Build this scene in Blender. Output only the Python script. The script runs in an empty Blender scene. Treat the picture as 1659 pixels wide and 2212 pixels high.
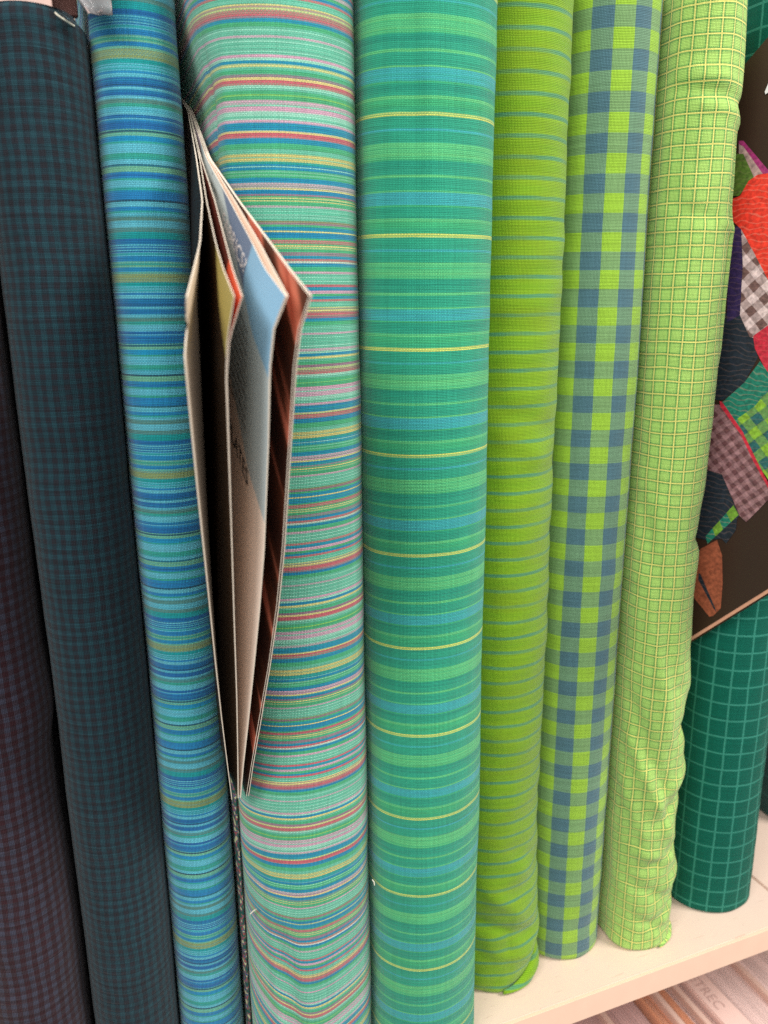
import bpy, bmesh, math, random
from mathutils import Vector, Matrix, noise
random.seed(7)
scene = bpy.context.scene
COL = scene.collection

# ------------------------------------------------------------------ camera
FPX, CW, CH = 1750.0, 1659.0, 2212.0
PITCH, YAW, ROLL = math.radians(15), math.radians(21), math.radians(0.6)
CAM = Vector((0, -.3696, .46))
_r = Vector((math.cos(YAW), -math.sin(YAW), 0))
_h = Vector((math.sin(YAW), math.cos(YAW), 0))
_f = _h * math.cos(PITCH) - Vector((0, 0, 1)) * math.sin(PITCH)
_u = _h * math.sin(PITCH) + Vector((0, 0, 1)) * math.cos(PITCH)
RIGHT = _r * math.cos(ROLL) - _u * math.sin(ROLL)
UP = _r * math.sin(ROLL) + _u * math.cos(ROLL)
cam_data = bpy.data.cameras.new('camera')
cam = bpy.data.objects.new('camera', cam_data); COL.objects.link(cam)
m = Matrix.Identity(4)
for i in range(3):
    m[i][0] = RIGHT[i]; m[i][1] = UP[i]; m[i][2] = -_f[i]; m[i][3] = CAM[i]
cam.matrix_world = m
cam_data.sensor_fit = 'HORIZONTAL'; cam_data.sensor_width = 36
cam_data.lens = 36 * FPX / CW
cam_data.clip_start = .01; cam_data.clip_end = 50
cam_data.dof.use_dof = True
cam_data.dof.focus_distance = .43
cam_data.dof.aperture_fstop = 13
scene.camera = cam

def ray(u, v):
    return RIGHT * ((u - CW / 2) / FPX) + UP * (-(v - CH / 2) / FPX) + _f
def at_y(u, v, y):
    d = ray(u, v); return CAM + d * ((y - CAM.y) / d.y)

# ------------------------------------------------------------------ light
world = bpy.data.worlds.new('World'); scene.world = world; world.use_nodes = True
bg = world.node_tree.nodes['Background']
bg.inputs[0].default_value = (1.0, .955, .91, 1); bg.inputs[1].default_value = .42
def area(name, loc, target, sx, sy, power, color):
    d = bpy.data.lights.new(name, 'AREA'); d.shape = 'RECTANGLE'; d.size = sx; d.size_y = sy
    d.energy = power; d.color = color
    o = bpy.data.objects.new(name, d); COL.objects.link(o); o.location = loc
    o.rotation_euler = (Vector(target) - Vector(loc)).to_track_quat('-Z', 'Y').to_euler()
    return o
area('ceiling_or_fill_light', (1.5, -1.0, 1.75), (.2, 0, .3), .7, .5, 50, (1, .95, .89))
area('ceiling_or_fill_light', (-1.2, -1.1, 1.7), (.1, 0, .3),   .8, .5, 30, (1, .96, .92))
area('ceiling_or_fill_light', (-.35, -1.9, 1.6), (.15, 0, .3), 1.3, .8, 26, (1, .96, .92))  # added fill from behind the camera, lifts the pages and dark gaps
scene.view_settings.view_transform = 'Standard'; scene.view_settings.look = 'None'
scene.view_settings.exposure = -.14; scene.view_settings.gamma = 1
scene.cycles.use_denoising = False
scene.cycles.max_bounces = 8
scene.cycles.caustics_refractive = False; scene.cycles.caustics_reflective = False

# ------------------------------------------------------------------ helpers
def lin(c):
    return tuple(((x / 255) / 12.92 if x / 255 <= .04045 else ((x / 255 + .055) / 1.055) ** 2.4) for x in c) + (1,)
def tag(o, label=None, cat=None, group=None, kind=None):
    if label: o['label'] = label
    if cat: o['category'] = cat
    if group: o['group'] = group
    if kind: o['kind'] = kind
    return o
def obj(name, verts, faces, mats, parent=None, uvs=None, smooth=True, fmat=None):
    me = bpy.data.meshes.new(name); me.from_pydata(verts, [], faces)
    for mt in (mats if isinstance(mats, (list, tuple)) else [mats]): me.materials.append(mt)
    if smooth: me.polygons.foreach_set('use_smooth', [True] * len(me.polygons))
    if fmat: me.polygons.foreach_set('material_index', fmat)
    if uvs:
        lay = me.uv_layers.new(name='UVMap')
        flat = []
        for p in me.polygons:
            for vi in p.vertices: flat += uvs[vi]
        lay.data.foreach_set('uv', flat)
    me.update()
    o = bpy.data.objects.new(name, me); COL.objects.link(o)
    if parent: o.parent = parent
    return o
def empty(name, loc=(0, 0, 0)):
    o = bpy.data.objects.new(name, None); COL.objects.link(o); o.location = loc
    o.empty_display_size = .02
    return o
def box(name, lo, hi, mat, parent=None, bevel=.0008):
    bm = bmesh.new(); bmesh.ops.create_cube(bm, size=1)
    for v in bm.verts:
        v.co = Vector([lo[i] + (v.co[i] + .5) * (hi[i] - lo[i]) for i in range(3)])
    if bevel: bmesh.ops.bevel(bm, geom=bm.edges[:], offset=bevel, segments=2, affect='EDGES')
    me = bpy.data.meshes.new(name); bm.to_mesh(me); bm.free(); me.materials.append(mat)
    o = bpy.data.objects.new(name, me); COL.objects.link(o)
    if parent: o.parent = parent
    return o
def tube(name, pts, rad, mat, parent=None, n=6):
    verts, faces = [], []
    for i, p in enumerate(pts):
        d = (Vector(pts[min(i + 1, len(pts) - 1)]) - Vector(pts[max(i - 1, 0)])).normalized()
        a = d.orthogonal().normalized(); b = d.cross(a)
        for k in range(n):
            t = 2 * math.pi * k / n
            verts.append(Vector(p) + (a * math.cos(t) + b * math.sin(t)) * rad)
    for i in range(len(pts) - 1):
        for k in range(n):
            faces.append((i * n + k, i * n + (k + 1) % n, (i + 1) * n + (k + 1) % n, (i + 1) * n + k))
    return obj(name, verts, faces, mat, parent)

class NT:
    def __init__(s, name):
        s.mat = bpy.data.materials.new(name); s.mat.use_nodes = True
        s.t = s.mat.node_tree; s.b = s.t.nodes['Principled BSDF']
    def n(s, typ, **kw):
        x = s.t.nodes.new(typ)
        for k, v in kw.items(): setattr(x, k, v)
        return x
    def put(s, sock, val):
        if hasattr(val, 'links'): s.t.links.new(val, sock)
        else: sock.default_value = val
    def m(s, op, a, b=0.0, c=0.0, clamp=False):
        x = s.n('ShaderNodeMath', operation=op, use_clamp=clamp)
        s.put(x.inputs[0], a); s.put(x.inputs[1], b); s.put(x.inputs[2], c)
        return x.outputs[0]
    def mix(s, f, a, b, mode='MIX'):
        x = s.n('ShaderNodeMix', data_type='RGBA', blend_type=mode)
        s.put(x.inputs[0], f); s.put(x.inputs[6], a); s.put(x.inputs[7], b)
        return x.outputs[2]
    def noise(s, vec, scale, detail=2.0, rough=.5):
        x = s.n('ShaderNodeTexNoise'); s.put(x.inputs['Vector'], vec)
        x.inputs['Scale'].default_value = scale; x.inputs['Detail'].default_value = detail
        x.inputs['Roughness'].default_value = rough
        return x.outputs['Fac']
    def comb(s, a, b, c=0.0):
        x = s.n('ShaderNodeCombineXYZ'); s.put(x.inputs[0], a); s.put(x.inputs[1], b); s.put(x.inputs[2], c)
        return x.outputs[0]
    def uv(s):
        x = s.n('ShaderNodeUVMap'); x.uv_map = 'UVMap'
        q = s.n('ShaderNodeSeparateXYZ'); s.t.links.new(x.outputs[0], q.inputs[0])
        return q.outputs[0], q.outputs[1]
    def ramp(s, t, stops, interp='CONSTANT'):
        x = s.n('ShaderNodeValToRGB'); s.put(x.inputs[0], t); cr = x.color_ramp; cr.interpolation = interp
        cr.elements[0].position = 0; cr.elements[0].color = stops[0][1]
        cr.elements[1].position = 1; cr.elements[1].color = stops[-1][1]
        last = cr.elements[1]
        for p, c in stops[1:-1]:
            e = cr.elements.new(min(p, .9999)); e.color = c
        if interp == 'CONSTANT': cr.elements[len(cr.elements) - 1].position = stops[-1][0]
        return x.outputs[0]
    def stripes(s, t, stops):
        """stops: (position 0..1, colour), constant; any number, split over several ramps."""
        out = None; i = 0
        while i < len(stops):
            ch = stops[i:i + 28]
            p0 = ch[0][0]; p1 = stops[i + 28][0] if i + 28 < len(stops) else 1.0
            tt = s.m('DIVIDE', s.m('SUBTRACT', t, p0), p1 - p0)
            r = s.ramp(tt, [((p - p0) / (p1 - p0), c) for p, c in ch])
            out = r if out is None else s.mix(s.m('GREATER_THAN', t, p0), out, r)
            i += 28
        return out
    def weave(s, U, V, color, warp, pitch=.00075, k=.35, bump=.6, slub=.35, rough=.85, sheen=.25, thr=.38):
        a = s.m('SINE', s.m('MULTIPLY', U, math.pi / pitch)); b = s.m('SINE', s.m('MULTIPLY', V, math.pi / pitch))
        f = s.m('MULTIPLY_ADD', s.m('MULTIPLY', a, b), .5, .5)
        def rnd1(X, off):
            wn = s.n('ShaderNodeTexWhiteNoise', noise_dimensions='1D')
            s.put(wn.inputs['W'], s.m('ADD', s.m('FLOOR', s.m('DIVIDE', X, pitch)), off)); return wn.outputs['Value']
        r1 = rnd1(V, .5); r2 = rnd1(U, 77.5)
        col = s.mix(s.m('MULTIPLY_ADD', s.m('MULTIPLY', r1, r1), thr, s.m('MULTIPLY', f, k)), color, warp) if warp else color
        weft = s.noise(s.comb(s.m('MULTIPLY', U, 45), s.m('MULTIPLY', V, 1500)), 1, 1)
        warpn = s.noise(s.comb(s.m('MULTIPLY', U, 1500), s.m('MULTIPLY', V, 45)), 1, 1)
        blot = s.noise(s.comb(s.m('MULTIPLY', U, 60), s.m('MULTIPLY', V, 60)), 1, 3)
        g = s.m('ADD', s.m('MULTIPLY', s.m('SUBTRACT', weft, .5), 1.3), s.m('MULTIPLY', s.m('SUBTRACT', warpn, .5), .7))
        g = s.m('ADD', g, s.m('MULTIPLY', s.m('SUBTRACT', blot, .5), .5))
        g = s.m('ADD', g, s.m('MULTIPLY_ADD', s.m('SUBTRACT', r1, .5), .55, s.m('MULTIPLY', s.m('SUBTRACT', r2, .5), .3)))
        dots = s.m('MULTIPLY', s.m('SUBTRACT', s.m('ABSOLUTE', s.m('MULTIPLY', a, b)), .40), .95)
        val = s.m('ADD', s.m('MULTIPLY_ADD', g, slub, 1.0), dots)
        gray = s.n('ShaderNodeCombineColor')
        for i in range(3): s.put(gray.inputs[i], val)
        col = s.mix(1.0, col, gray.outputs[0], 'MULTIPLY')
        s.put(s.b.inputs['Base Color'], col)
        hgt = s.m('ADD', s.m('ABSOLUTE', s.m('MULTIPLY', a, b)), s.m('MULTIPLY', g, .8))
        bp = s.n('ShaderNodeBump'); bp.inputs['Strength'].default_value = bump; bp.inputs['Distance'].default_value = .0003
        s.put(bp.inputs['Height'], hgt); s.t.links.new(bp.outputs[0], s.b.inputs['Normal'])
        s.b.inputs['Roughness'].default_value = rough
        s.b.inputs['Specular IOR Level'].default_value = .18
        s.b.inputs['Sheen Weight'].default_value = sheen; s.b.inputs['Sheen Roughness'].default_value = .45
        return s.mat

def plain(name, rgb, rough=.6, var=.08, scale=60, spec=.3, bump=0):
    s = NT(name)
    tc = s.n('ShaderNodeTexCoord').outputs['Object']
    f = s.noise(tc, scale, 4)
    c = lin(rgb)
    d = tuple(x * (1 - var) for x in c[:3]) + (1,); e = tuple(min(1, x * (1 + var)) for x in c[:3]) + (1,)
    s.put(s.b.inputs['Base Color'], s.mix(f, d, e))
    s.b.inputs['Roughness'].default_value = rough; s.b.inputs['Specular IOR Level'].default_value = spec
    if bump:
        bp = s.n('ShaderNodeBump'); bp.inputs['Strength'].default_value = bump; bp.inputs['Distance'].default_value = .0005
        s.put(bp.inputs['Height'], s.noise(tc, scale * 8, 3)); s.t.links.new(bp.outputs[0], s.b.inputs['Normal'])
    return s.mat

# ------------------------------------------------------------------ fabric materials
def stop_list(txt, pal):
    out = []
    for t in txt.split():
        p, c = t.split(':'); out.append((float(p), lin(pal[c])))
    return out
def striped(name, txt, pal, top, period, warp, wob=.0005, blur=None, **kw):
    s = NT(name); U, V = s.uv()
    w = s.noise(s.comb(s.m('MULTIPLY', U, 35), s.m('MULTIPLY', V, 160)), 1, 2)
    Vw = s.m('MULTIPLY_ADD', s.m('SUBTRACT', w, .5), wob, V)
    t = s.m('FRACT', s.m('DIVIDE', s.m('SUBTRACT', top + period * 20, Vw), period))
    return s.weave(U, V, s.stripes(t, stop_list(txt, pal)), lin(warp), **kw)

PINK = ("0.0000:OY 0.0110:M 0.0140:OY 0.0249:T 0.0353:B 0.0415:L 0.0440:B 0.0541:G 0.0583:L 0.0608:G 0.0688:L 0.0713:G 0.0793:B 0.0961:P 0.1053:V 0.1087:P 0.1129:Y 0.1192:B 0.1341:V 0.1405:G 0.1447:Y 0.1485:G 0.1553:Y 0.1583:G 0.1724:P 0.1788:M 0.1894:L 0.1920:M 0.2022:L 0.2048:M 0.2130:L 0.2156:M 0.2237:O 0.2302:V 0.2366:G 0.2453:B 0.2583:Y 0.2634:B 0.2843:G 0.2908:R 0.3038:G 0.3095:Y 0.3135:G 0.3174:Y 0.3213:G 0.3322:V 0.3454:B 0.3564:R 0.3652:W 0.3718:B 0.3850:G 0.4005:P 0.4093:M 0.4205:L 0.4240:M 0.4338:L 0.4374:M 0.4472:R 0.4561:B 0.4695:P 0.4808:G 0.4919:B 0.5009:R 0.5100:M 0.5199:L 0.5226:M 0.5302:Y 0.5348:V 0.5384:Y 0.5461:R 0.5643:V 0.5711:B 0.5827:G 0.5973:M 0.6050:L 0.6085:M 0.6237:P 0.6307:M 0.6401:L 0.6436:M 0.6560:L 0.6595:M 0.6707:L 0.6744:M 0.6826:P 0.6915:L 0.7004:B 0.7122:Y 0.7211:M 0.7300:G 0.7431:V 0.7540:Y 0.7611:R 0.7790:L 0.7868:M 0.7958:G 0.8078:Q 0.8127:G 0.8260:P 0.8411:L 0.8453:P 0.8622:L 0.8774:M 0.8835:L 0.8895:P 0.8975:B 0.9232:Y 0.9305:R 0.9476:B 0.9661:G 0.9846:M")
PAL_P = dict(OY=(214, 190, 110), M=(108, 184, 160), T=(40, 150, 150), B=(24, 122, 178), L=(160, 215, 195), G=(76, 168, 116),
             P=(216, 158, 188), V=(158, 98, 134), Y=(228, 208, 130), O=(150, 128, 92), R=(206, 72, 104), W=(222, 222, 212), Q=(140, 196, 90))
BLUE = ("0.0000:OL 0.0416:T 0.0599:C 0.0665:T 0.0717:C 0.0796:T 0.0843:C 0.0927:B 0.1025:C 0.1191:N 0.1487:K 0.1533:N 0.1587:C 0.1706:N 0.1971:C 0.2118:GO 0.2304:G 0.2452:C 0.2800:N 0.2955:C 0.3009:B 0.3089:N 0.3426:LG 0.3460:K 0.3548:LG 0.3705:SB 0.3949:G 0.4037:C 0.4482:G 0.4757:C 0.4963:K 0.5045:LG 0.5308:B 0.5412:N 0.5515:B 0.5599:G 0.5689:C 0.6002:G 0.6142:B 0.6563:K 0.6654:C 0.6879:B 0.7055:G 0.7161:C 0.7289:GO 0.7515:C 0.7836:GO 0.8050:T 0.8371:N 0.8622:C 0.8681:N 0.8746:C 0.8795:N 0.8874:C 0.8925:N 0.8998:C 0.9055:T 0.9113:C 0.9171:B 0.9424:LG 0.9526:G 0.9599:LG 0.9708:B 0.9898:LG")
PAL_B = dict(OL=(142, 156, 82), T=(22, 152, 148), C=(98, 184, 202), B=(34, 118, 182), N=(30, 90, 160), K=(34, 58, 80),
             GO=(88, 130, 116), G=(52, 158, 132), LG=(112, 180, 142), SB=(26, 136, 190))
GREEN = ("0.0000:Y 0.0120:G2 0.0165:Y 0.0300:D 0.1316:SB 0.1512:D 0.2427:LG 0.2878:G2 0.2932:LG 0.3221:G2 0.3275:LG 0.3585:G2 0.3639:LG 0.3783:G2 0.3876:D2 0.4500:D 0.5045:LG 0.5301:D 0.6336:LG 0.6523:SB 0.7079:S2 0.7135:SB 0.7547:G2 0.7734:D2 0.8300:D 0.8701:LG 0.8958:G2 0.9500:D3")
PAL_G = dict(Y=(216, 222, 108), D=(44, 154, 126), D2=(38, 146, 122), D3=(56, 164, 118), SB=(62, 166, 176), S2=(56, 160, 158), LG=(98, 194, 124), G2=(64, 172, 116))
M_pink = striped('fabric_multicolour_stripe', PINK, PAL_P, .51862, .1201, (46, 150, 118), k=.42)
M_blue = striped('fabric_blue_stripe', BLUE, PAL_B, .56137, .0908, (24, 124, 146), k=.42)
M_green = striped('fabric_green_stripe', GREEN, PAL_G, .5379, .0513, (34, 140, 106), k=.35)

def lime_fabric():
    s = NT('fabric_lime_stripe'); U, V = s.uv()
    w = s.noise(s.comb(s.m('MULTIPLY', U, 60), s.m('MULTIPLY', V, 120)), 1, 3)
    Vw = s.m('MULTIPLY_ADD', s.m('SUBTRACT', w, .5), .0012, V)
    t = s.m('FRACT', s.m('DIVIDE', s.m('SUBTRACT', .5962 + .00985 * 70.09, Vw), .00985))
    c = s.ramp(t, [(0, lin((76, 140, 112))), (.13, lin((84, 146, 100))), (.19, lin((128, 168, 32))), (.55, lin((116, 162, 28))), (.92, lin((126, 166, 32))), (.97, lin((88, 150, 92))), (1, lin((76, 140, 112)))], 'LINEAR')
    ik = s.noise(s.comb(s.m('MULTIPLY', U, 25), s.m('MULTIPLY', V, 55)), 1, 3)
    c = s.mix(s.m('MULTIPLY', s.m('SUBTRACT', ik, .42, clamp=True), 2.2, clamp=True), c, lin((126, 154, 26)))
    return s.weave(U, V, c, lin((104, 150, 24)), k=.2, slub=.14, thr=.08)
M_lime = lime_fabric()

def band(s, X, x0, per, duty):
    t = s.m('FRACT', s.m('DIVIDE', s.m('ADD', X, per * 100 - x0), per))
    return s.m('LESS_THAN', t, duty)
def gingham(name, light, mid, dark, u0, pu, v0, pv, wob=.0006, k=.5, **kw):
    s = NT(name); U, V = s.uv()
    w1 = s.noise(s.comb(s.m('MULTIPLY', U, 50), s.m('MULTIPLY', V, 50)), 1, 2)
    d = s.m('MULTIPLY', s.m('SUBTRACT', w1, .5), wob)
    a = band(s, s.m('ADD', U, d), u0, pu, .5); b = band(s, s.m('ADD', V, d), v0, pv, .5)
    # mixed squares show single light and dark yarns
    ch = s.m('MULTIPLY_ADD', s.m('MULTIPLY', s.m('SINE', s.m('MULTIPLY', U, math.pi / .0006)), s.m('SINE', s.m('MULTIPLY', V, math.pi / .0006))), .5, .5)
    midc = s.mix(s.m('MULTIPLY', ch, k), lin(mid), s.mix(a, lin(dark), lin(light)))
    c = s.mix(a, s.mix(b, lin(dark), midc), s.mix(b, midc, lin(light)))
    return s.weave(U, V, c, None, **kw)
M_ging = gingham('fabric_gingham', (142, 184, 56), (108, 146, 106), (72, 108, 120), -.0137, .0228, .6044, .0203, k=.35, slub=.28)
M_dark = gingham('fabric_dark_teal_check', (27, 58, 67), (26, 46, 55), (31, 34, 41), .001, .0050, .5, .0048, wob=.0028, k=.3, slub=.55, sheen=.1)
M_purple = gingham('fabric_dark_plum_check', (54, 55, 70), (48, 37, 46), (45, 21, 28), .001, .0053, .5, .0051, wob=.0024, k=.3, slub=.55, sheen=.1)

def grid_fabric(name, base, line, halo, pu, u0, pv, v0, wl, wh, **kw):
    s = NT(name); U, V = s.uv()
    w1 = s.noise(s.comb(s.m('MULTIPLY', U, 70), s.m('MULTIPLY', V, 70)), 1, 2)
    d = s.m('MULTIPLY', s.m('SUBTRACT', w1, .5), .0009)
    def dist(X, x0, per):
        t = s.m('FRACT', s.m('DIVIDE', s.m('ADD', s.m('ADD', X, d), per * 100.5 - x0), per))
        return s.m('MULTIPLY', s.m('ABSOLUTE', s.m('SUBTRACT', t, .5)), per)
    du = dist(U, u0, pu); dv = dist(V, v0, pv)
    tooth = s.m('MULTIPLY', s.m('SINE', s.m('MULTIPLY', V, math.pi / .0005)), .00025)
    tooth2 = s.m('MULTIPLY', s.m('SINE', s.m('MULTIPLY', U, math.pi / .0005)), .00025)
    c = lin(base)
    if halo:
        hu = s.m('LESS_THAN', s.m('ADD', du, tooth), wh); hv = s.m('LESS_THAN', s.m('ADD', dv, tooth2), wh)
        c = s.mix(s.m('MULTIPLY', s.m('ADD', hu, hv), .62, clamp=True), c, lin(halo))
    lu = s.m('LESS_THAN', du, wl); lv = s.m('LESS_THAN', dv, wl)
    soft = .8 if halo else .7
    c = s.mix(s.m('MULTIPLY', s.m('MAXIMUM', lu, lv), soft), c, lin(line))
    return s.weave(U, V, c, None, **kw)
M_lt = grid_fabric('fabric_light_green_plaid', (164, 204, 106), (236, 226, 126), (54, 132, 70), .0075, .0003, .00768, .5929, .00042, .0012, slub=.25)
M_wind = grid_fabric('fabric_teal_windowpane', (2, 92, 76), (62, 146, 128), None, .0120, .002, .0131, .02, .00066, 0, slub=.2, sheen=.04)
M_fardark = grid_fabric('fabric_black_green', (10, 62, 58), (26, 96, 88), None, .018, .002, .018, .02, .0006, 0, slub=.2)

M_board = plain('bolt_cardboard', (226, 200, 176), .8, .06, 90)
M_edge = plain('paper_edge', (245, 232, 214), .7, .05, 200)
M_thread = plain('cotton_thread', (238, 232, 214), .8, .05)
M_shelf = plain('shelf_laminate', (226, 200, 182), .38, .03, 25, .45, .02)
def shelf_mat():
    s = NT('shelf_laminate'); tc = s.n('ShaderNodeTexCoord').outputs['Object']
    c = s.mix(s.noise(tc, 9, 5, .65), lin((222, 196, 180)), lin((236, 213, 197)))
    mp = s.n('ShaderNodeMapping'); s.t.links.new(tc, mp.inputs[0]); mp.inputs['Scale'].default_value = (14, 160, 1); mp.inputs['Rotation'].default_value = (0, 0, .35)
    scr = s.m('GREATER_THAN', s.noise(mp.outputs[0], 3, 2), .69)
    c = s.mix(s.m('MULTIPLY', scr, .35), c, lin((196, 166, 150)))
    spk = s.m('GREATER_THAN', s.noise(tc, 420, 2), .74)
    c = s.mix(s.m('MULTIPLY', spk, .5), c, lin((150, 128, 112)))
    s.put(s.b.inputs['Base Color'], c); s.put(s.b.inputs['Roughness'], s.m('MULTIPLY_ADD', s.noise(tc, 40, 4), .35, .28))
    return s.mat
M_shelf = shelf_mat()
M_shelfedge = plain('shelf_edge_band', (246, 208, 184), .5, .05, 70, .4, .05)
M_wall = plain('back_panel_paint', (214, 186, 176), .7, .04, 12)

# ------------------------------------------------------------------ setting
tag(box('shelf', (-.45, 0, -.02), (.4765, .27, 0), M_shelf), kind='structure')
tag(box('shelf_edge_strip', (-.45, -.0022, -.0198), (.4765, -.0001, -.0003), M_shelfedge, bevel=.0004), kind='structure')
tag(box('shelf', (.4778, 0, -.02), (1.2, .27, 0), M_shelf), kind='structure')
tag(box('shelf_edge_strip', (.4778, -.0022, -.0198), (1.2, -.0001, -.0003), M_shelfedge, bevel=.0004), kind='structure')
tag(box('lower_shelf', (-.45, 0, -.75), (1.2, .30, -.73), M_shelf), kind='structure')
tag(box('back_panel', (-.45, .3, -.75), (1.2, .315, 1.0), M_wall, bevel=0), kind='structure')

# ------------------------------------------------------------------ fabric bolts
def interp(tab, z):
    if not tab: return 0.0
    tab = sorted(tab)
    if z <= tab[0][0]: return tab[0][1]
    for (a, p), (b, q) in zip(tab, tab[1:]):
        if z <= b:
            t = (z - a) / (b - a); t = t * t * (3 - 2 * t); return p + (q - p) * t
    return tab[-1][1]

def ring_base(w, a, depth, nf, ns, nb):
    """closed plan outline (x,y rel. to front centre), from back centre over the left side, front, right side."""
    pts = []
    cy = a; by = depth - a * .8
    for i in range(nb + 1):
        t = math.pi / 2 + (math.pi / 2) * i / nb; pts.append((w * math.cos(t), by + a * .8 * math.sin(t)))
    for i in range(1, ns): pts.append((-w, by + (cy - by) * i / ns))
    for i in range(nf + 1):
        t = math.pi + math.pi * i / nf; pts.append((w * math.cos(t), cy + a * math.sin(t)))
    for i in range(1, ns): pts.append((w, cy + (by - cy) * i / ns))
    for i in range(nb):
        t = (math.pi / 2) * i / nb; pts.append((w * math.cos(t), by + a * .8 * math.sin(t)))
    return pts

BOLTS = {}
def bolt(label, cx, w, y0, height, mat, depth=.175, a=None, dz=.003, nf=44, side=None, disp=None, warp=None,
         rnd=.0035, amp=.0006, seed=0.0, z0=0.0, lean=0.0, board_top=.004, group=None, board=True, topdip=0.0, bmat=None):
    a = a or min(w, .030)
    root = empty('fabric_bolt', (cx, y0 + depth / 2, z0))
    tag(root, label, 'fabric bolt', group)
    base = ring_base(w, a, depth, nf, 14, 8)
    n = len(base)
    # arc length, zero at the front centre
    arc = [0.0]
    for i in range(1, n): arc.append(arc[-1] + math.dist(base[i - 1], base[i]))
    fi = min(range(n), key=lambda i: (base[i][1], abs(base[i][0])))
    per = arc[-1] + math.dist(base[-1], base[0])
    us = [x - arc[fi] for x in arc] + [per - arc[fi]]
    nor = []
    for i in range(n):
        p, q = base[i - 1], base[(i + 1) % n]
        tx, ty = q[0] - p[0], q[1] - p[1]; L = math.hypot(tx, ty) or 1
        nor.append((-ty / L, tx / L))
        if nor[-1][0] * base[i][0] + nor[-1][1] * (base[i][1] - depth / 2) < 0: nor[-1] = (ty / L, -tx / L)
    rows = int(height / dz)
    verts, uvs, faces = [], [], []
    zs = [rnd * .01, rnd * .05, rnd * .12, rnd * .3, rnd * .6] + [rnd + (height - 2 * rnd) * i / rows for i in range(rows + 1)] + [height - rnd * .6, height - rnd * .3, height - rnd * .08]
    for z in zs:
        e = min(z, height - z)
        inset = rnd - math.sqrt(max(0, rnd * rnd - (rnd - e) ** 2)) if e < rnd else 0
        sd = interp(side, z) if side else 0
        for i in range(n + 1):
            j = i % n; x, y = base[j]; u = us[i]
            f = amp * noise.noise((u * 22 + seed, z * 9, seed)) + amp * .35 * noise.noise((u * 70, z * 45, seed + 5))
            if disp: f += disp(u, z)
            if side and x > 0: f += sd * .75 * max(0, nor[j][0]) ** .6
            f -= inset
            zz = z - (topdip * (x / w) ** 2 * max(0, (z - height + .05) / .05) if topdip else 0)
            verts.append((cx + x + nor[j][0] * f + lean * z, y0 + y + nor[j][1] * f, z0 + zz))
            uvs.append([u, z + (warp(u, z) if warp else 0)])
    m1 = n + 1
    for r in range(len(zs) - 1):
        for i in range(n): faces.append((r * m1 + i, r * m1 + i + 1, (r + 1) * m1 + i + 1, (r + 1) * m1 + i))
    # ends: layers of folded cloth turned towards the board
    for r, s in ((0, -1), (len(zs) - 1, 1)):
        prev = r * m1
        for q, dzq in ((.82, -.0006), (.6, -.002), (.3, -.003)):
            st = len(verts)
            for i in range(m1):
                x, y = base[i % n]
                px = x * q; py = a + (y - a) * (1 - (1 - q) * .25)
                verts.append((cx + px + lean * zs[r], y0 + py, z0 + (zs[r] + dzq if s > 0 else max(.0001, zs[r]))))
                uvs.append([us[i] * q, zs[r] + .01 * (1 - q) * s])
            for i in range(n):
                fq = (prev + i, prev + i + 1, st + i + 1, st + i)
                faces.append(fq if s > 0 else fq[::-1])
            prev = st
        faces.append(tuple(prev + i for i in (range(n) if s > 0 else reversed(range(n)))))
    # everything is built in world space, so undo the root's offset on the mesh itself
    off = root.location
    verts = [(v[0] - off.x, v[1] - off.y, v[2] - off.z) for v in verts]
    f = obj('fabric', verts, faces, mat, root, uvs)
    if board:
        b = box('board', (-.0028, -depth / 2 + .018, .004), (.0028, depth / 2 - .018, height + board_top), bmat or M_board, root, .0006)
        b.location.x = lean * height
    BOLTS[label] = (root, f)
    return root

def crease(lst):
    """lst of (u0,z0,u1,z1,width,amp): soft ridges or valleys along straight segments in cloth coordinates."""
    pre = []
    for u0, z0, u1, z1, wd, am in lst:
        du, dz = u1 - u0, z1 - z0; pre.append((u0, z0, du, dz, du * du + dz * dz, wd, am))
    def f(u, z):
        s = 0.0
        for u0, z0, du, dz, L2, wd, am in pre:
            if abs(z - z0 - dz / 2) > abs(dz) / 2 + 4 * wd: continue
            t = ((u - u0) * du + (z - z0) * dz) / L2
            tc = min(1, max(0, t))
            d2 = (u - u0 - du * tc) ** 2 + (z - z0 - dz * tc) ** 2
            tap = 1 - (2 * tc - 1) ** 4 * .6
            s += am * tap * math.exp(-d2 / (wd * wd))
        return s
    return f

def cloth_noise(scale_u, scale_z, amp, seed, zlo, zhi):
    def f(u, z):
        k = min(1, max(0, (zhi - z) / (zhi - zlo)))
        if k <= 0: return 0
        return amp * k * noise.noise((u * scale_u + z * 20, z * scale_z - u * 25, seed))
    return f
def both(*fs): return lambda u, z: sum(f(u, z) for f in fs)

bolt('dark plum and slate checked fabric bolt beside the dark teal checked bolt', -.0520, .0262, .018, .60, M_purple, seed=3, amp=.0014,
     side=[(0, 0), (.15, .0005), (.235, -.0025), (.265, .002), (.30, 0), (.45, 0), (.6, -.001)])
dark = bolt('black and dark teal small checked fabric bolt with a white thread near its top', -.0004, .0230, .018, .5748, M_dark, seed=8, amp=.0008, topdip=.0035, board_top=.0, rnd=.005, board=False)
bolt('blue, cyan and olive striped fabric bolt beside the dark checked bolt', .0419, .0184, .022, .61, M_blue, seed=13, amp=.0008, warp=lambda u, z: .0016 * noise.noise((u * 18, z * 5, 3.3)) + .03 * u * noise.noise((1.5, z * 4, .3)))
def pink_warp(u, z):
    k = max(0, min(1, (.17 - z) / .10))
    return k * (.005 * math.exp(-((u + .006) / .016) ** 2) - 2.4 * max(0, -u - .013) ** 1.35)
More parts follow.
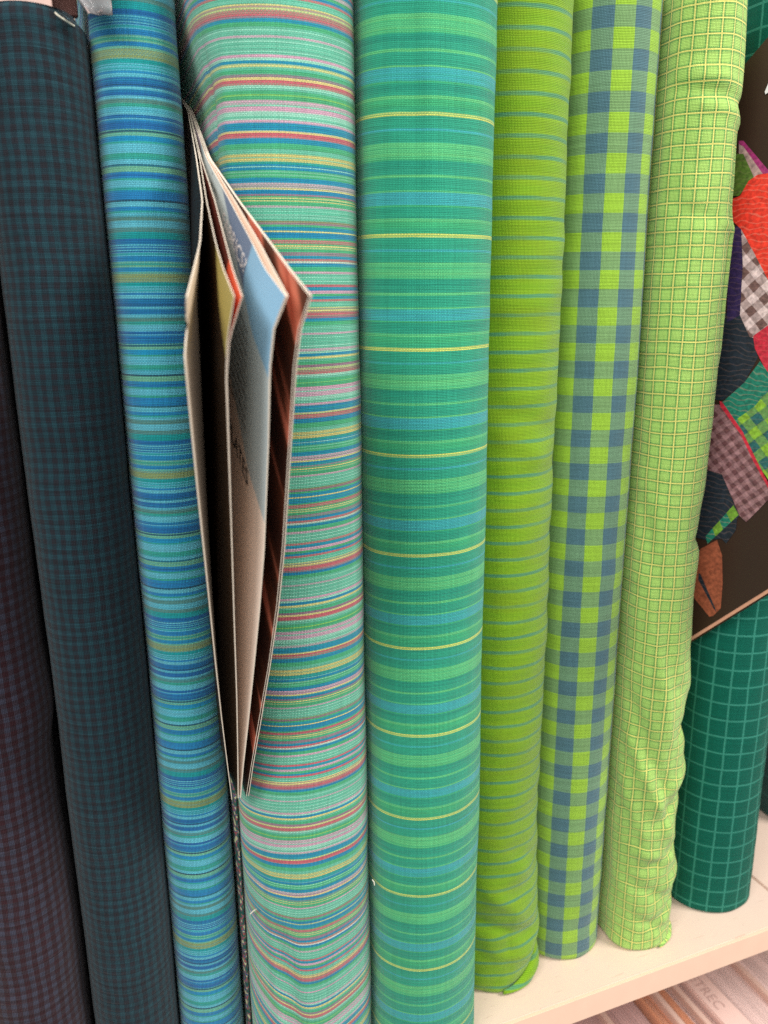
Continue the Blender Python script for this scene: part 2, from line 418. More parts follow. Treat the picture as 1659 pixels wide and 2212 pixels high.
pink = bolt('mint, pink, blue and red thin striped thick fabric bolt with a magazine at its side', .1003, .0368, -.006, .62, M_pink, seed=17, amp=.0009, nf=60,
     disp=both(crease([(-.024, .12, -.012, .0, .006, -.0028), (-.03, .16, -.02, .06, .008, .0012), (.03, .3, .02, .1, .012, .0008)]), lambda u, z: -.0085 * max(0, min(1, (-u - .030) / .015)) * math.exp(-((z - .535) / (.032 if z > .535 else .07)) ** 2)), warp=pink_warp)
green = bolt('emerald green striped thick fabric bolt with thin yellow lines', .1711, .0334, -.014, .62, M_green, seed=21, amp=.0009, nf=60, warp=lambda u, z: .0014 * noise.noise((u * 16, z * 5, 7.7)) + .03 * u * noise.noise((4.5, z * 4, .3)),
     disp=crease([(-.022, .62, -.016, .5, .005, -.0010), (-.010, .60, -.006, .48, .010, .0006)]), rnd=.005)
lime_disp = both(crease([(-.02, .085, .015, .055, .006, .0022), (-.025, .060, .02, .040, .005, -.0028), (-.015, .035, .02, .022, .004, .0015), (.0, .11, .03, .095, .006, -.0014),
                   (-.02, .40, .02, .385, .006, -.0012), (-.02, .385, .02, .365, .006, .001), (-.02, .52, .02, .515, .006, -.0006), (-.03, .2, .02, .18, .008, .001)]),
                 cloth_noise(60, 70, .0016, 31, .02, .22), cloth_noise(14, 60, .0010, 37, .0, 9.0))
lime = bolt('olive lime fabric bolt with thin grey green lines', .2365, .0312, .020, .62, M_lime, seed=27, amp=.0010, nf=56, dz=.0022, disp=lime_disp,
     side=[(0, -.003), (.012, .003), (.04, .005), (.075, .002), (.13, -.001), (.25, 0), (.6, 0)])
ging = bolt('lime and slate blue gingham fabric bolt', .2978, .0292, .026, .62, M_ging, seed=33, amp=.0009, nf=56, warp=lambda u, z: .0010 * noise.noise((u * 16, z * 6, 2.7)) + .05 * u * noise.noise((2.5, z * 4, .8)), rnd=.0035,
     disp=both(crease([(-.02, .30, .02, .285, .008, .0006), (-.02, .03, .02, .022, .006, -.0008)]), cloth_noise(40, 40, .0006, 35, .0, .2)))
lt_disp = both(crease([
    (-.03, .568, .026, .560, .0030, -.0016), (-.02, .560, .026, .550, .0032, .0013), (-.028, .575, .0, .572, .004, .0016),
    (-.025, .505, .005, .500, .0035, -.0016), (.0, .500, .02, .494, .003, .0016), (.014, .55, .016, .43, .003, -.0016), (.019, .5, .02, .42, .003, .0012),
    (-.03, .33, -.006, .22, .006, -.0030), (-.024, .30, .0, .17, .005, .0026), (-.03, .20, .012, .10, .006, -.0032), (-.028, .17, .014, .085, .005, .0026),
    (.002, .21, .02, .19, .006, -.002), (.006, .30, .028, .31, .006, -.0024), (.01, .17, .03, .18, .005, -.003), (-.008, .12, .026, .145, .006, .0024),
    (-.004, .105, .026, .125, .005, -.0026), (-.02, .085, .02, .07, .005, .0024), (-.01, .07, .022, .085, .005, -.0024), (-.024, .06, .012, .04, .005, -.002),
    (.006, .05, .028, .065, .005, .0024), (-.03, .135, -.01, .09, .005, .002), (-.016, .03, .014, .012, .004, -.002), (.0, .022, .026, .04, .004, -.0022)]),
    cloth_noise(34, 26, .0016, 41, .1, .36), cloth_noise(80, 70, .0005, 43, .1, .7))
def lt_warp(u, z):
    k = max(0, min(1, (.26 - z) / .16))
    return k * (.0035 * noise.noise((u * 40, z * 22, 9.0)) + .0015 * noise.noise((u * 90, z * 60, 4.0))) + .0012 * noise.noise((u * 40, z * 25, 1.0))
lt = bolt('wrinkled light green plaid fabric bolt with yellow grid lines', .3506, .0232, .014, .63, M_lt, seed=39, amp=.0012, nf=64, dz=.002, a=.022, disp=lt_disp, warp=lt_warp,
     side=[(-.01, .006), (.028, .004), (.078, .0035), (.107, .002), (.159, .002), (.172, -.001), (.202, .0025), (.236, -.001), (.273, -.003), (.299, -.001), (.314, -.0045), (.35, -.001), (.40, 0), (.45, .001), (.489, .002), (.512, 0), (.553, -.002), (.582, -.001), (.62, -.004)])
wind = bolt('dark teal windowpane fabric bolt with pale grid lines behind the quilt book', .4335, .0335, .021, .67, M_wind, seed=47, amp=.0008, nf=48, rnd=.003)
bolt('very dark green fabric bolt standing beyond the windowpane bolt', .585, .036, .070, .60, M_fardark, seed=51, amp=.0006)

# loose folded ends at the bottoms of the lime and the light green bolts
def loose_end(root, cx, w, a, y0, mat, t0, t1, ztop, out, seed):
    verts, uvs, faces = [], [], []
    N, R = 26, 12
    for r in range(R + 1):
        q = r / R
        for i in range(N + 1):
            p = i / N; t = math.radians(t0 + (t1 - t0) * p)
            nx, ny = math.cos(t), math.sin(t)
            zt = ztop * (.12 + .88 * p ** 1.3)
            z = .0006 + zt * (1 - q)
            f = .0012 + out * math.sin(math.pi * min(1, q * 1.0 + .0)) ** .8 * math.sin(math.pi * (.1 + .9 * p)) + .0008 * noise.noise((p * 5, q * 4, seed))
            if q > .85: f *= (1 - q) / .15 * .7 + .3
            verts.append((cx + (w + f) * nx, y0 + a + (a + f) * ny, z)); uvs.append([w * math.radians(t0 + (t1 - t0) * p - 270) + .003, z])
    for r in range(R):
        for i in range(N):
            k = r * (N + 1) + i; faces.append((k, k + N + 1, k + N + 2, k + 1))
    off = root.location
    o = obj('folded_end', [(v[0] - off.x, v[1] - off.y, v[2] - off.z) for v in verts], faces, mat, root, uvs)
    md = o.modifiers.new('thickness', 'SOLIDIFY'); md.thickness = .0006; md.offset = -1
    return o
loose_end(lime, .2365, .0312, .0300, .020, M_lime, 262, 368, .034, .0045, 3)
loose_end(lt, .3506, .0232, .0220, .014, M_lt, 285, 372, .022, .0040, 6)

# threads lying on the cloth
def thread(root, pts, rad=.00035):
    off = root.location
    tube('loose_thread', [Vector(p) - off for p in pts], rad, M_thread, root)
thread(dark, [at_y(118, 27, .0140), at_y(122, 31, .0140), at_y(133, 39, .0165), at_y(141, 44, .0195), at_y(160, 56, .0255)], .0004)
for lu, lv, ly in ((170, 568, .0215), (278, 1247, .0300)):
    p0 = at_y(lu, lv, ly); thread(dark, [p0, p0 + Vector((.0007 * random.uniform(-1, 1), -.0002, .0006 * random.uniform(-1, 1))), p0 + Vector((.0014 * random.uniform(-1, 1), 0, .001 * random.uniform(-1, 1)))], .00014)
thread(pink, [at_y(541, 1974, .0085), at_y(547, 1968, .0070), at_y(553, 1964, .0055)], .0004)
thread(green, [at_y(1004, 2100, -.0070), at_y(1005, 2106, -.0070), at_y(1006, 2117, -.0060)], .0004)
thread(green, [at_y(804, 1900, .0045), at_y(808, 1905, .0035), at_y(809, 1912, .0035)], .0003)

# dark multicoloured selvedge showing in the gap beside the striped bolt
s = NT('selvedge_cloth'); U, V = s.uv()
nn = s.noise(s.comb(s.m('MULTIPLY', U, 300), s.m('MULTIPLY', V, 260)), 1, 1)
s.put(s.b.inputs['Base Color'], s.ramp(nn, [(0, lin((24, 74, 70))), (.42, lin((36, 88, 74))), (.48, lin((150, 76, 76))), (.54, lin((36, 80, 116))), (.6, lin((186, 186, 140))), (1, lin((20, 50, 50)))], 'CONSTANT'))
s.b.inputs['Roughness'].default_value = .9
pv = []; puv = []; pf = []
for i in range(61):
    z = .002 + .212 * i / 60
    for j in range(9):
        t = math.pi * j / 8; q = .0004 * noise.noise((z * 40, j * .3, 0))
        pv.append(Vector((.0620 - .0015 * math.cos(t) + q, .030 - .006 * math.sin(t) + q, z)) - pink.location); puv.append([j * .0012, z])
for i in range(60):
    for j in range(8): k = i * 9 + j; pf.append((k, k + 1, k + 10, k + 9))
se = obj('selvedge', pv, pf, s.mat, pink, puv)
se.modifiers.new('thickness', 'SOLIDIFY').thickness = .0006

# ------------------------------------------------------------------ magazine wedged between the blue and the multicolour bolt
D0, DY = -.118, .0          # y of the top fore corner, y of the lower fore corner
Tc = Vector((0, D0, .46)); Bc = Vector((0, .0, .2095))
fdir = (Bc - Tc); LEN = fdir.length; fdir = fdir.normalized()
sdir = Vector((0, -fdir.z, fdir.y))                      # from fore edge towards the spine
WID = .205
def mag_yz(sv, t):                                       # s: 0 spine .. 1 fore edge, t: 0 top .. 1 bottom
    return Tc + fdir * (LEN * t) + sdir * (WID * (1 - sv))
def x_on(u, p):                                          # world x for which a point at p.y, p.z is seen in column u
    lo, hi = -.3, .5
    for _ in range(40):
        mid = (lo + hi) / 2; d = Vector((mid, p.y, p.z)) - CAM
        uu = CW / 2 + FPX * d.dot(RIGHT) / d.dot(_f)
        if uu < u: lo = mid
        else: hi = mid
    return (lo + hi) / 2
SPX = .0626
def lerp_tab(tab, q):
    for (a, p), (b, r) in zip(tab, tab[1:]):
        if q <= b: return p + (r - p) * (q - a) / (b - a)
    return tab[-1][1]
def sheet(name, top, fore, parent, mats, spx=0.0, thick=.00028, ragged=0.0, NS=40, NTT=60, shrink=0.0):
    """top: (s,u) columns along the upper edge; fore: (t,u) columns along the fore edge."""
    xt = [(sv, x_on(u, mag_yz(sv, 0))) for sv, u in top]
    xf = [(t, x_on(u, mag_yz(1 - shrink * 0, t))) for t, u in fore]
    spl = lambda t: SPX + .0062 - .0062 * min(1, t / .45) + spx
    xt[0] = (0, spl(0))
    def pos(sv, t):
        p = mag_yz(sv * (1 - shrink) , t)
        flick = lerp_tab(xf, t) - xf[0][1]
        x = (lerp_tab(xt, sv) if sv > 0 else spl(0)) + flick * max(0, sv) ** 1.7 + (spl(t) - spl(0)) * (1 - max(0, sv))
        return Vector((x, p.y, p.z))
    verts, uvs, faces, fm = [], [], [], []
    ts = [(.04 * k / 10) for k in range(10)] + [.04 + .96 * k / NTT for k in range(NTT + 1)]
    nt = len(ts)
    for side_ in (-1, 1):
        for t in ts:
            for i in range(NS + 1):
                sv = -.21 + 1.21 * i / NS
                if ragged and i == NS: sv -= ragged * (.25 + abs(noise.noise((t * 110, 3, 1)))) * math.exp(-((t - .042) / .022) ** 2)
                p = pos(sv, t)
                dx = pos(min(1, sv + .02), t) - pos(sv - .02, t)
                nrm = Vector((abs(dx.y) + 1e-6, dx.x * (1 if dx.y < 0 else -1), 0)).normalized()
                verts.append(p + nrm * (thick / 2 * side_)); uvs.append([sv, t])
    m1 = NS + 1; off = nt * m1
    for r in range(nt - 1):
        for i in range(NS):
            k = r * m1 + i
            faces.append((k, k + m1, k + m1 + 1, k + 1)); fm.append(0)
            faces.append((off + k, off + k + 1, off + k + m1 + 1, off + k + m1)); fm.append(1)
    def strip(ids):                                       # cut edges get vertices of their own so they stay crisp
        st = len(verts)
        for k in ids: verts.append(verts[k]); verts.append(verts[off + k]); uvs.append(uvs[k]); uvs.append(uvs[k])
        for q in range(len(ids) - 1):
            a_ = st + 2 * q; faces.append((a_, a_ + 2, a_ + 3, a_ + 1)); fm.append(2)
    strip([r * m1 + NS for r in range(nt)])
    strip([NS - i for i in range(NS + 1)])
    strip([(nt - 1) * m1 + i for i in range(NS + 1)])
    o = obj(name, verts, faces, mats, parent, uvs, True, fm)
    return o, pos

def page_mat(name, fn, rough=.35):
    s = NT(name); U, V = s.uv(); s.put(s.b.inputs['Base Color'], fn(s, U, V))
    s.b.inputs['Roughness'].default_value = rough; s.b.inputs['Specular IOR Level'].default_value = .3
    return s.mat
def photo_brown(s, U, V):
    n1 = s.noise(s.comb(s.m('MULTIPLY_ADD', V, 10, s.m('MULTIPLY', U, -5)), s.m('MULTIPLY', U, 1.2)), 1, 3)
    return s.ramp(n1, [(0, lin((34, 18, 14))), (.44, lin((56, 28, 20))), (.53, lin((84, 44, 28))), (.575, lin((206, 120, 96))), (.61, lin((190, 96, 74))), (.64, lin((70, 34, 24))), (1, lin((110, 66, 40)))], 'LINEAR')
def photo_dark(s, U, V):
    n1 = s.noise(s.comb(s.m('MULTIPLY', U, 60), s.m('MULTIPLY', V, 6)), 1, 3)
    d = s.mix(n1, lin((16, 12, 8)), lin((70, 46, 22)))
    k = s.m('GREATER_THAN', s.m('SUBTRACT', U, s.m('MULTIPLY', V, 2.6)), .80)
    return s.mix(k, d, lin((170, 158, 92)))
def photo_red(s, U, V):
    n1 = s.noise(s.comb(s.m('MULTIPLY', U, 30), s.m('MULTIPLY', V, 14)), 1, 4)
    c = s.mix(n1, lin((74, 34, 28)), lin((140, 76, 62)))
    return s.mix(s.m('GREATER_THAN', U, .86), c, s.mix(n1, lin((206, 84, 52)), lin((236, 132, 96))))
def page_cream(s, U, V):
    n1 = s.noise(s.comb(s.m('MULTIPLY', U, 9), s.m('MULTIPLY', V, 5)), 1, 3)
    k = s.m('LESS_THAN', U, s.m('MULTIPLY_ADD', n1, .04, .80))
    return s.mix(k, lin((238, 216, 192)), lin((30, 20, 14)))
def page_blue(s, U, V):
    # blue photograph on top, pale page with grey text rows, then a violet to red picture at the foot, its violet also painted shading
    e1 = s.m('ADD', V, s.m('MULTIPLY', U, -.22))
    sky = s.mix(s.m('GREATER_THAN', U, .80), lin((104, 124, 152)), lin((136, 184, 216)))
    pale = s.mix(s.m('GREATER_THAN', s.m('ADD', V, s.m('MULTIPLY', U, -.34)), -.01), lin((186, 202, 206)), lin((242, 226, 212)))
    c = s.mix(s.m('GREATER_THAN', e1, -.115), sky, pale)
    rows = s.m('LESS_THAN', s.m('FRACT', s.m('MULTIPLY', V, 62)), .42)
    let = s.m('GREATER_THAN', s.noise(s.comb(s.m('MULTIPLY', U, 130), s.m('FLOOR', s.m('MULTIPLY', V, 62))), 1, 1), .47)
    inb = s.m('MULTIPLY', s.m('MULTIPLY', s.m('GREATER_THAN', U, .42), s.m('LESS_THAN', U, .86)), s.m('MULTIPLY', s.m('GREATER_THAN', e1, -.09), s.m('LESS_THAN', V, .25)))
    c = s.mix(s.m('MULTIPLY', s.m('MULTIPLY', rows, let), s.m('MULTIPLY', inb, .8)), c, lin((70, 78, 74)))
    pic = s.mix(s.m('GREATER_THAN', s.m('ADD', V, s.m('MULTIPLY', U, -.25)), .45), lin((176, 164, 176)), lin((214, 100, 84)))
    ink_and_shade = s.m('MULTIPLY', s.m('GREATER_THAN', s.m('ADD', V, s.m('MULTIPLY', U, -1.2)), -.30), s.m('LESS_THAN', U, .80))
    return s.mix(ink_and_shade, c, pic)
def cover_black(s, U, V):
    n1 = s.noise(s.comb(s.m('MULTIPLY', U, 9), s.m('MULTIPLY', V, 9)), 1, 2)
    return s.mix(n1, lin((18, 17, 18)), lin((30, 28, 30)))
P_brown = page_mat('page_brown_photo', photo_brown); P_dark = page_mat('page_dark_photo', photo_dark)
P_red = page_mat('page_red_photo', photo_red); P_cream = page_mat('page_cream', page_cream, .5)
P_blue = page_mat('page_blue_and_text', page_blue, .45); P_cover = page_mat('cover_black', cover_black, .75)
P_paper = plain('page_plain_paper', (236, 214, 196), .6, .03, 40)
M_ink = plain('black_ink', (26, 24, 26), .6, .02); M_white = plain('white_ink', (236, 234, 236), .6, .02)

mag = empty('magazine', (0, 0, 0))
tag(mag, 'fanned open magazine stuck between the blue striped and the pink striped bolts', 'magazine')
sA, posA = sheet('cover', [(0, 392), (.35, 424), (.6, 437), (.8, 432), (.92, 416), (1, 403)],
           [(0, 403), (.035, 399), (.07, 398), (.16, 412), (.26, 426), (.45, 450), (.6, 465), (.75, 479), (.88, 491), (1, 501)], mag, [P_cover, P_cream, M_edge], -.0012, .0004, .07)
sB, posB = sheet('page', [(0, 394), (.35, 431), (.6, 446), (.8, 466), (.9, 482), (1, 506)],
           [(0, 506), (.05, 491), (.1, 488), (.3, 498), (.5, 505), (.7, 511), (.85, 513), (1, 514)], mag, [P_dark, P_red, M_edge], -.0006)
sB2, posB2 = sheet('page', [(0, 394), (.35, 434), (.6, 464), (.8, 488), (.9, 502), (1, 523)],
           [(0, 523), (.05, 496), (.1, 490), (.3, 499), (.5, 506), (.7, 512), (.85, 514), (1, 515.5)], mag, [P_red, P_paper, M_edge], -.0003)
sC, posC = sheet('page', [(0, 395), (.35, 446), (.6, 497), (.8, 546), (.9, 572), (1, 617)],
           [(0, 617), (.04, 590), (.09, 582), (.2, 579), (.38, 570), (.5, 560), (.63, 548), (.78, 535), (.9, 525), (1, 519)], mag, [P_blue, P_paper, M_edge], 0)
sC2, _ = sheet('page', [(0, 395), (.35, 450), (.6, 508), (.8, 562), (.9, 590), (1, 622)],
           [(0, 622), (.04, 593), (.09, 584), (.2, 580), (.38, 571), (.5, 561), (.63, 549), (.78, 536), (.9, 526), (1, 520)], mag, [P_paper, P_paper, M_edge], .0003)
sD, _ = sheet('page', [(0, 396), (.35, 452), (.6, 516), (.8, 584), (.9, 622), (1, 668)],
           [(0, 668), (.04, 645), (.09, 634), (.2, 624), (.38, 610), (.5, 597), (.63, 580), (.78, 558), (.9, 543), (1, 532)], mag, [P_brown, P_paper, M_edge], .0006)
sE, _ = sheet('cover', [(0, 397), (.35, 454), (.6, 518), (.8, 587), (.9, 626), (1, 673)],
           [(0, 673), (.04, 651), (.09, 640), (.2, 629), (.38, 615), (.5, 602), (.63, 584), (.78, 563), (.9, 547), (1, 537)], mag, [P_brown, P_cover, M_edge], .0012, .0004)

def print_text(txt, pos, s0, t0, size_s, size_t, mat, parent, name='lettering', align='RIGHT', off=-.0003):
    cu = bpy.data.curves.new(name, 'FONT'); cu.body = txt; cu.align_x = align; cu.resolution_u = 3
    tmp = bpy.data.objects.new('tmp_text', cu); COL.objects.link(tmp)
    me = bpy.data.meshes.new_from_object(tmp.evaluated_get(bpy.context.evaluated_depsgraph_get()))
    bpy.data.objects.remove(tmp); bpy.data.curves.remove(cu)
    bm = bmesh.new(); bm.from_mesh(me)
    bmesh.ops.triangulate(bm, faces=bm.faces[:])
    for v in bm.verts:
        sv = s0 + v.co.x * size_s; t = t0 - v.co.y * size_t
        p = pos(sv, t); dx = pos(min(1, sv + .02), t) - pos(max(0, sv - .02), t)
        nrm = Vector((abs(dx.y) + 1e-6, dx.x * (1 if dx.y < 0 else -1), 0)).normalized()
        v.co = p + nrm * off
    bm.to_mesh(me); bm.free(); me.materials.clear(); me.materials.append(mat)
    o = bpy.data.objects.new(name, me); COL.objects.link(o); o.parent = parent
    return o
print_text('TEMPLATES', posC, .90, .325, .062, .040, M_ink, sC)
print_text('FABRICS?', posC, .80, .040, .058, .026, M_white, sC)
print_text('QU', posA, .84, .135, .17, .10, M_white, sA, align='RIGHT')

# ------------------------------------------------------------------ quilt book between the light green plaid and the windowpane bolt
BA = Vector((.3772, .060, 0)); BD = Vector((.42, -.91, 0)).normalized(); BN = Vector((BD.y, -BD.x, 0))   # BN faces the camera side
if BN.dot(CAM - BA) < 0: BN = -BN
def bp(u, v, off=0.0):
    d = ray(u, v); A = BA + BN * off
    t = (A - CAM).dot(BN) / d.dot(BN)
    p = CAM + d * t
    return p
def bs(p): return (p - BA).dot(BD), p.z
e0, e1 = bs(bp(1505, 1368)), bs(bp(1659, 1272)); top = bs(bp(1659, 80))
ang = math.atan2(e1[1] - e0[1], e1[0] - e0[0])
ex = Vector((math.cos(ang), math.sin(ang))); ey = Vector((-ex.y, ex.x))
h_book = (Vector(top) - Vector(e0)).dot(ey)
def plane_pt(a, b, off):
    q = Vector(e0) + ex * a + ey * b
    if q.x < 0:                                          # inside the gap the book runs straight back
        return BA + Vector((0, -q.x, q.y)) + Vector((-1, 0, 0)) * off
    return BA + BD * q.x + Vector((0, 0, q.y)) + BN * off
M_bookcover = plain('book_cover_print', (56, 38, 30), .35, .12, 30, .4)
book = empty('quilt_book', plane_pt(0, 0, 0))
tag(book, 'dark brown quilt book leaning between the light green plaid and the windowpane bolts', 'book')
WL, WR = -.03, .30
def slab(name, o0, o1, a0, a1, b0, b1, mat):
    N = 24; vs, fs = [], []
    for o in (o0, o1):
        for j in range(N + 1):
            for i in range(N + 1):
                vs.append(plane_pt(a0 + (a1 - a0) * i / N, b0 + (b1 - b0) * j / N, o) - book.location)
    m1 = N + 1; off = m1 * m1
    for j in range(N):
        for i in range(N):
            k = j * m1 + i; fs.append((k, k + m1, k + m1 + 1, k + 1)); fs.append((off + k, off + k + 1, off + k + m1 + 1, off + k + m1))
    for i in range(N):
        for k, d in ((i, 1), (N * m1 + i, 1), (i * m1, m1), (i * m1 + N, m1)): fs.append((k, k + d, off + k + d, off + k))
    o = obj(name, vs, fs, mat, book, smooth=False)
    bm = bmesh.new(); bm.from_mesh(o.data); bmesh.ops.recalc_face_normals(bm, faces=bm.faces[:]); bm.to_mesh(o.data); bm.free()
    return o
slab('front_cover', -.0006, 0, WL, WR, 0, h_book, M_bookcover)
slab('page_block', -.0040, -.0007, WL + .001, WR - .002, -.0022, h_book - .001, plain('book_page_edges', (216, 160, 132), .7, .15, 300))
slab('back_cover', -.0047, -.0041, WL, WR, -.0034, h_book, M_bookcover)

def quilt_mat(name, c1, c2=None, pat=None, scale=90, rough=.5, ang=.75, stitch=.05):
    """printed photograph of quilted cloth; UV is in metres on the cover"""
    s = NT(name); U0, V0 = s.uv()
    ca, sa = math.cos(ang), math.sin(ang)
    U = s.m('MULTIPLY_ADD', U0, ca, s.m('MULTIPLY', V0, sa)); V = s.m('MULTIPLY_ADD', V0, ca, s.m('MULTIPLY', U0, -sa))
    vec = s.comb(U, V)
    wob = s.m('MULTIPLY', s.m('SUBTRACT', s.noise(vec, 260, 2), .5), .0014)
    nn = s.noise(vec, 420, 4)
    if pat == 'check':
        a = band(s, s.m('ADD', U, wob), 0, scale, .5); b = band(s, s.m('ADD', V, wob), 0, scale, .5)
        base = s.mix(s.m('MULTIPLY', s.m('ADD', a, b), .5), lin(c1), lin(c2))
    else:
        base = s.mix(s.noise(vec, 150, 3), lin(c1), lin(c2 or c1))
    val = s.m('MULTIPLY_ADD', s.m('SUBTRACT', nn, .5), 1.9, 1.0)
    gray = s.n('ShaderNodeCombineColor')
    for i in range(3): s.put(gray.inputs[i], val)
    base = s.mix(1.0, base, gray.outputs[0], 'MULTIPLY')
    wv = s.n('ShaderNodeTexWave'); wv.wave_type = 'RINGS'; wv.rings_direction = 'Z'; wv.inputs['Scale'].default_value = 90; wv.inputs['Distortion'].default_value = 6
    wv.inputs['Detail'].default_value = 1; wv.inputs['Detail Scale'].default_value = 1.2; s.put(wv.inputs['Vector'], vec)
    base = s.mix(s.m('MULTIPLY', s.m('GREATER_THAN', wv.outputs['Fac'], .93), stitch), base, lin((255, 200, 170)))
    s.put(s.b.inputs['Base Color'], base); s.b.inputs['Roughness'].default_value = rough
    return s.mat
def c5(x, y): return (1371.5 + .248 * x, 274.3 + .248 * y)
def c6(x, y): return (1371.5 + .2727 * x, 822.9 + .2727 * y)
lay = [0]
def patch(poly, mat):
    lay[0] += 1
    vs = [bp(u, v, .00012 + .00004 * lay[0]) - book.location for u, v in poly]
    uv_ = [list(bs(bp(u, v))) for u, v in poly]
    return obj('printed_patch', vs, [tuple(range(len(vs)))], mat, book, uv_, smooth=False)
Q_mag = quilt_mat('quilt_magenta', (150, 30, 100), (170, 50, 120)); Q_pw = quilt_mat('quilt_pale_check', (200, 170, 165), (150, 120, 115))
Q_green = quilt_mat('quilt_green', (70, 100, 30), (96, 130, 48)); Q_red = quilt_mat('quilt_red', (226, 44, 26), (240, 66, 44), stitch=.16)
Q_ging = quilt_mat('quilt_brown_gingham', (112, 84, 80), (226, 204, 202), 'check', .0105); Q_purple = quilt_mat('quilt_purple', (40, 26, 70), (60, 44, 96))
Q_navy = quilt_mat('quilt_navy', (22, 32, 44), (34, 46, 58)); Q_crim = quilt_mat('quilt_crimson', (190, 26, 50), (214, 50, 72))
Q_teal = quilt_mat('quilt_teal', (16, 110, 90), (34, 132, 108), stitch=.14); Q_plaid = quilt_mat('quilt_lime_plaid', (40, 100, 100), (136, 184, 52), 'check', .0125)
Q_mauve = quilt_mat('quilt_mauve_check', (104, 66, 70), (160, 120, 124), 'check', .0062); Q_lime = quilt_mat('quilt_lime', (100, 150, 40), (120, 166, 56))
Q_wood = quilt_mat('photo_brown_wood', (130, 66, 44), (170, 94, 64), None, 40, stitch=0)
patch([c6(520, 1330), c6(650, 1260), c6(690, 1380), c6(695, 1600), c6(680, 1800), c6(650, 1830), c6(622, 1860), c6(590, 1868), c6(470, 1720), c6(440, 1500)], Q_wood)
patch([c6(505, 1520), c6(520, 1530), c6(632, 1790), c6(645, 1835), c6(622, 1800), c6(500, 1570)], Q_navy)
patch([c5(700, 1650), c5(850, 1600), c5(915, 1640), c5(1040, 1830), c5(1070, 2010), c5(950, 2230), c6(700, 150), c6(600, 150), c5(600, 2100)], Q_navy)
patch([c5(820, 880), c5(925, 860), c5(945, 1100), c5(930, 1420), c5(915, 1640), c5(800, 1700)], Q_purple)
patch([c5(905, 120), c5(945, 120), c5(1170, 385), c5(1170, 430), c5(1110, 440), c5(905, 150)], Q_mag)
patch([c5(905, 150), c5(945, 170), c5(1115, 410), c5(1030, 450), c5(905, 240)], Q_pw)
patch([c5(800, 230), c5(945, 235), c5(1035, 435), c5(905, 600), c5(800, 600)], Q_green)
patch([c5(820, 640), c5(915, 600), c5(990, 470), c5(1070, 415), c5(1170, 400), c5(1170, 1350), c5(1050, 1120), c5(925, 890), c5(830, 800)], Q_red)
patch([c5(925, 890), c5(1050, 1120), c5(1170, 1350), c5(1170, 1720), c5(1040, 1840), c5(1000, 1830), c5(915, 1640), c5(940, 1200)], Q_ging)
patch([c5(1030, 1820), c5(1170, 1720), c5(1170, 2180), c5(1110, 2060), c5(1045, 1930)], Q_crim)
patch([c5(1090, 2040), c5(1170, 2150), c6(1062, 60), c6(950, 200), c6(840, 405), c6(690, 170), c5(950, 2230)], Q_teal)
patch([c6(810, 300), c6(950, 200), c6(1062, 60), c6(1062, 790), c6(960, 640), c6(840, 400)], Q_plaid)
patch([c6(600, 700), c6(690, 730), c6(830, 1065), c6(690, 1250), c6(560, 1260), c6(480, 1240), c6(480, 700)], Q_navy)
patch([c6(680, 1240), c6(815, 1050), c6(800, 1180), c6(722, 1290)], Q_navy)
for k in range(4):
    a, b = k / 4, (k + 1) / 4
    P0, P1, P2, P3 = Vector((560, 1230)), Vector((780, 985)), Vector((822, 1060)), Vector((575, 1290))
    patch([c6(*P0.lerp(P1, a)), c6(*P0.lerp(P1, b)), c6(*P3.lerp(P2, b)), c6(*P3.lerp(P2, a))], (Q_teal, Q_lime, Q_teal, Q_lime)[k])
patch([c6(560, 180), c6(690, 190), c6(850, 420), c6(960, 640), c6(1056, 840), c6(1056, 940), c6(990, 1010), c6(882, 1118), c6(830, 1070), c6(690, 740), c6(560, 700)], Q_mauve)
patch([c6(670, 160), c6(690, 165), c6(850, 395), c6(965, 630), c6(1062, 820), c6(1062, 860), c6(940, 640), c6(835, 420), c6(676, 200)], Q_crim)
lay[0] += 1
patch([(1652, 198), (1653.5, 204), (1672, 190), (1672, 150)], M_white)

# ------------------------------------------------------------------ things lying on the bolt tops
card = empty('card_packet', (0, .05, .57))
tag(card, 'pale pink card packet standing on top of the dark checked bolt', 'card packet')
M_card = plain('pale_pink_card', (246, 212, 200), .6, .04, 30)
M_clear = NT('clear_plastic'); M_clear.b.inputs['Base Color'].default_value = (.95, .93, .96, 1)
M_clear.b.inputs['Transmission Weight'].default_value = .75; M_clear.b.inputs['Roughness'].default_value = .12; M_clear.b.inputs['IOR'].default_value = 1.25
M_clear = M_clear.mat
cl = Vector((0, .05, .57))
zt = .5745
box('card', Vector((-.030, .030, zt)) - cl, Vector((.0095, .034, .66)) - cl, M_card, card, .0004)
box('backing_and_gap_shade', Vector((-.029, .0345, zt)) - cl, Vector((.0195, .0375, .66)) - cl, plain('brown_card_and_gap_shade', (70, 40, 34), .6), card, .0004)  # brown card, widened so its dark colour stands in for the shaded gap
pack = empty('plastic_packet', (.03, .02, .6))
tag(pack, 'clear crumpled plastic packet hanging in front of the blue striped bolt', 'plastic packet')
vs, fs, N = [], [], 14
c00, c10 = at_y(180, 17, .0145), at_y(243, 33.5, .0125)
for j in range(N + 1):
    for i in range(N + 1):
        p, q = i / N, j / N
        base_ = at_y(189, 30, .016).lerp(at_y(243, 33.5, .0120), p)
        slant = (1 - q) * 0
        x = base_.x - .045 * q * (1 - p)
        vs.append(Vector((x, base_.y + .0025 * noise.noise((p * 4, q * 4, 2.0)) - .001 * math.sin(p * 9 + q * 6), base_.z + .05 * q + .006 * q * (1 - p))) - Vector(pack.location))
for j in range(N):
    for i in range(N): k = j * (N + 1) + i; fs.append((k, k + 1, k + N + 2, k + N + 1))
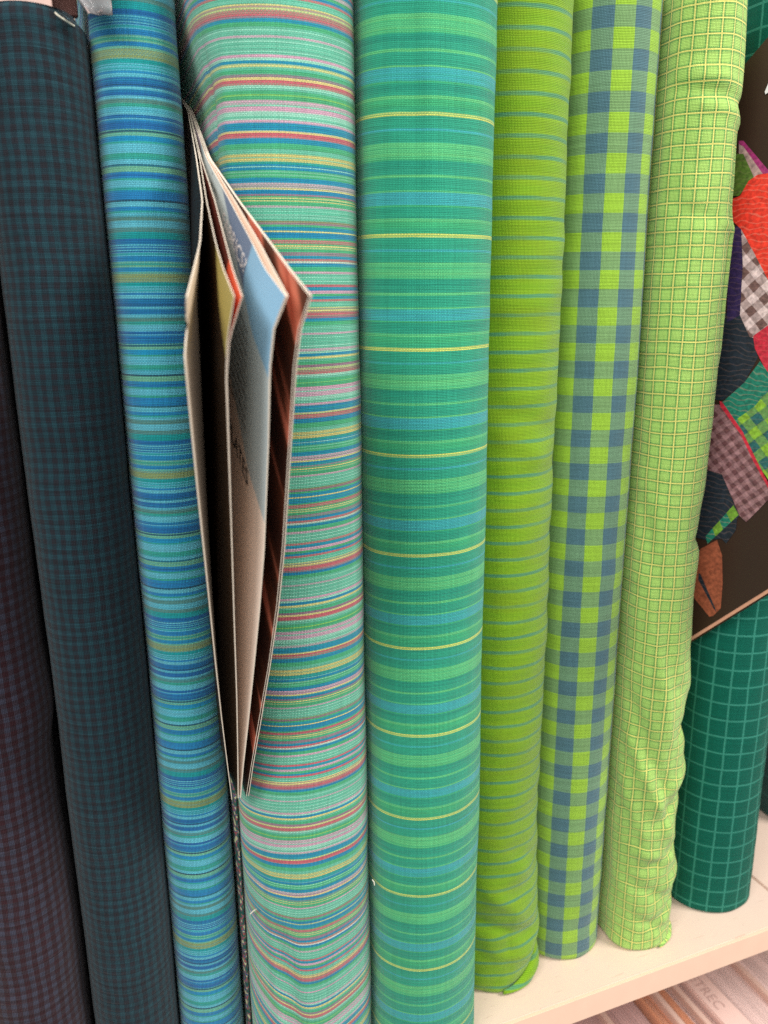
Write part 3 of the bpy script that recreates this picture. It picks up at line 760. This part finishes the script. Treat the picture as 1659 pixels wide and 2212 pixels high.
film = obj('film', vs, fs, M_clear, pack); film.modifiers.new('thickness', 'SOLIDIFY').thickness = .0003
fs2 = plain('packet_print', (196, 180, 190), .4, .25, 160)
box('insert', Vector((.0245, .0165, .5905)) - Vector(pack.location), Vector((.0335, .0172, .63)) - Vector(pack.location), fs2, pack, .0002)

# ------------------------------------------------------------------ bolts on the shelf below
def plain_fabric(name, rgb):
    s = NT(name); U, V = s.uv(); return s.weave(U, V, lin(rgb), None, slub=.3)
LOW = -.73
M_lowboard = plain('lower_bolt_board', (222, 190, 176), .8, .06, 90)
low = [('copper brown fabric bolt on the shelf below', .4375, .0142, plain_fabric('fabric_copper', (216, 150, 116)), .575),
       ('dusty mauve fabric bolt on the shelf below', .385, .0365, plain_fabric('fabric_mauve', (204, 166, 162)), .568),
       ('rosy brown fabric bolt on the shelf below', .310, .0365, plain_fabric('fabric_rose', (198, 158, 152)), .572),
       ('thin grey pink fabric bolt beside the printed card box on the shelf below', .4620, .0095, plain_fabric('fabric_greypink', (220, 186, 178)), .571),
       ('pale pink thick fabric bolt on the shelf below', .565, .042, plain_fabric('fabric_pale_pink', (236, 208, 202)), .535)]
for lab, cx_, w_, mt, hh in low:
    r_ = bolt(lab, cx_, w_, .02, hh, mt, depth=.22, z0=LOW, seed=cx_ * 90, dz=.02, nf=28, bmat=M_lowboard)
cb = empty('card_box', (.485, .14, LOW))
tag(cb, 'narrow pale card box with grey print standing on the shelf below', 'box')
box('carton', (-.0120, -.115, 0), (.0120, .115, .575), plain('pale_carton', (236, 204, 194), .7, .03, 40), cb, .0012)
cu = bpy.data.curves.new('lettering', 'FONT'); cu.body = 'ETREC'; cu.size = .0135; cu.align_x = 'CENTER'; cu.resolution_u = 3
tmp = bpy.data.objects.new('tmp_text', cu); COL.objects.link(tmp)
me = bpy.data.meshes.new_from_object(tmp.evaluated_get(bpy.context.evaluated_depsgraph_get()))
bpy.data.objects.remove(tmp)
for v in me.vertices: v.co = Vector((v.co.y - .006, -v.co.x - .055, .5753))
me.materials.clear(); me.materials.append(plain('grey_print', (200, 168, 160), .7, .05))
lt_ = bpy.data.objects.new('lettering', me); COL.objects.link(lt_); lt_.parent = cb
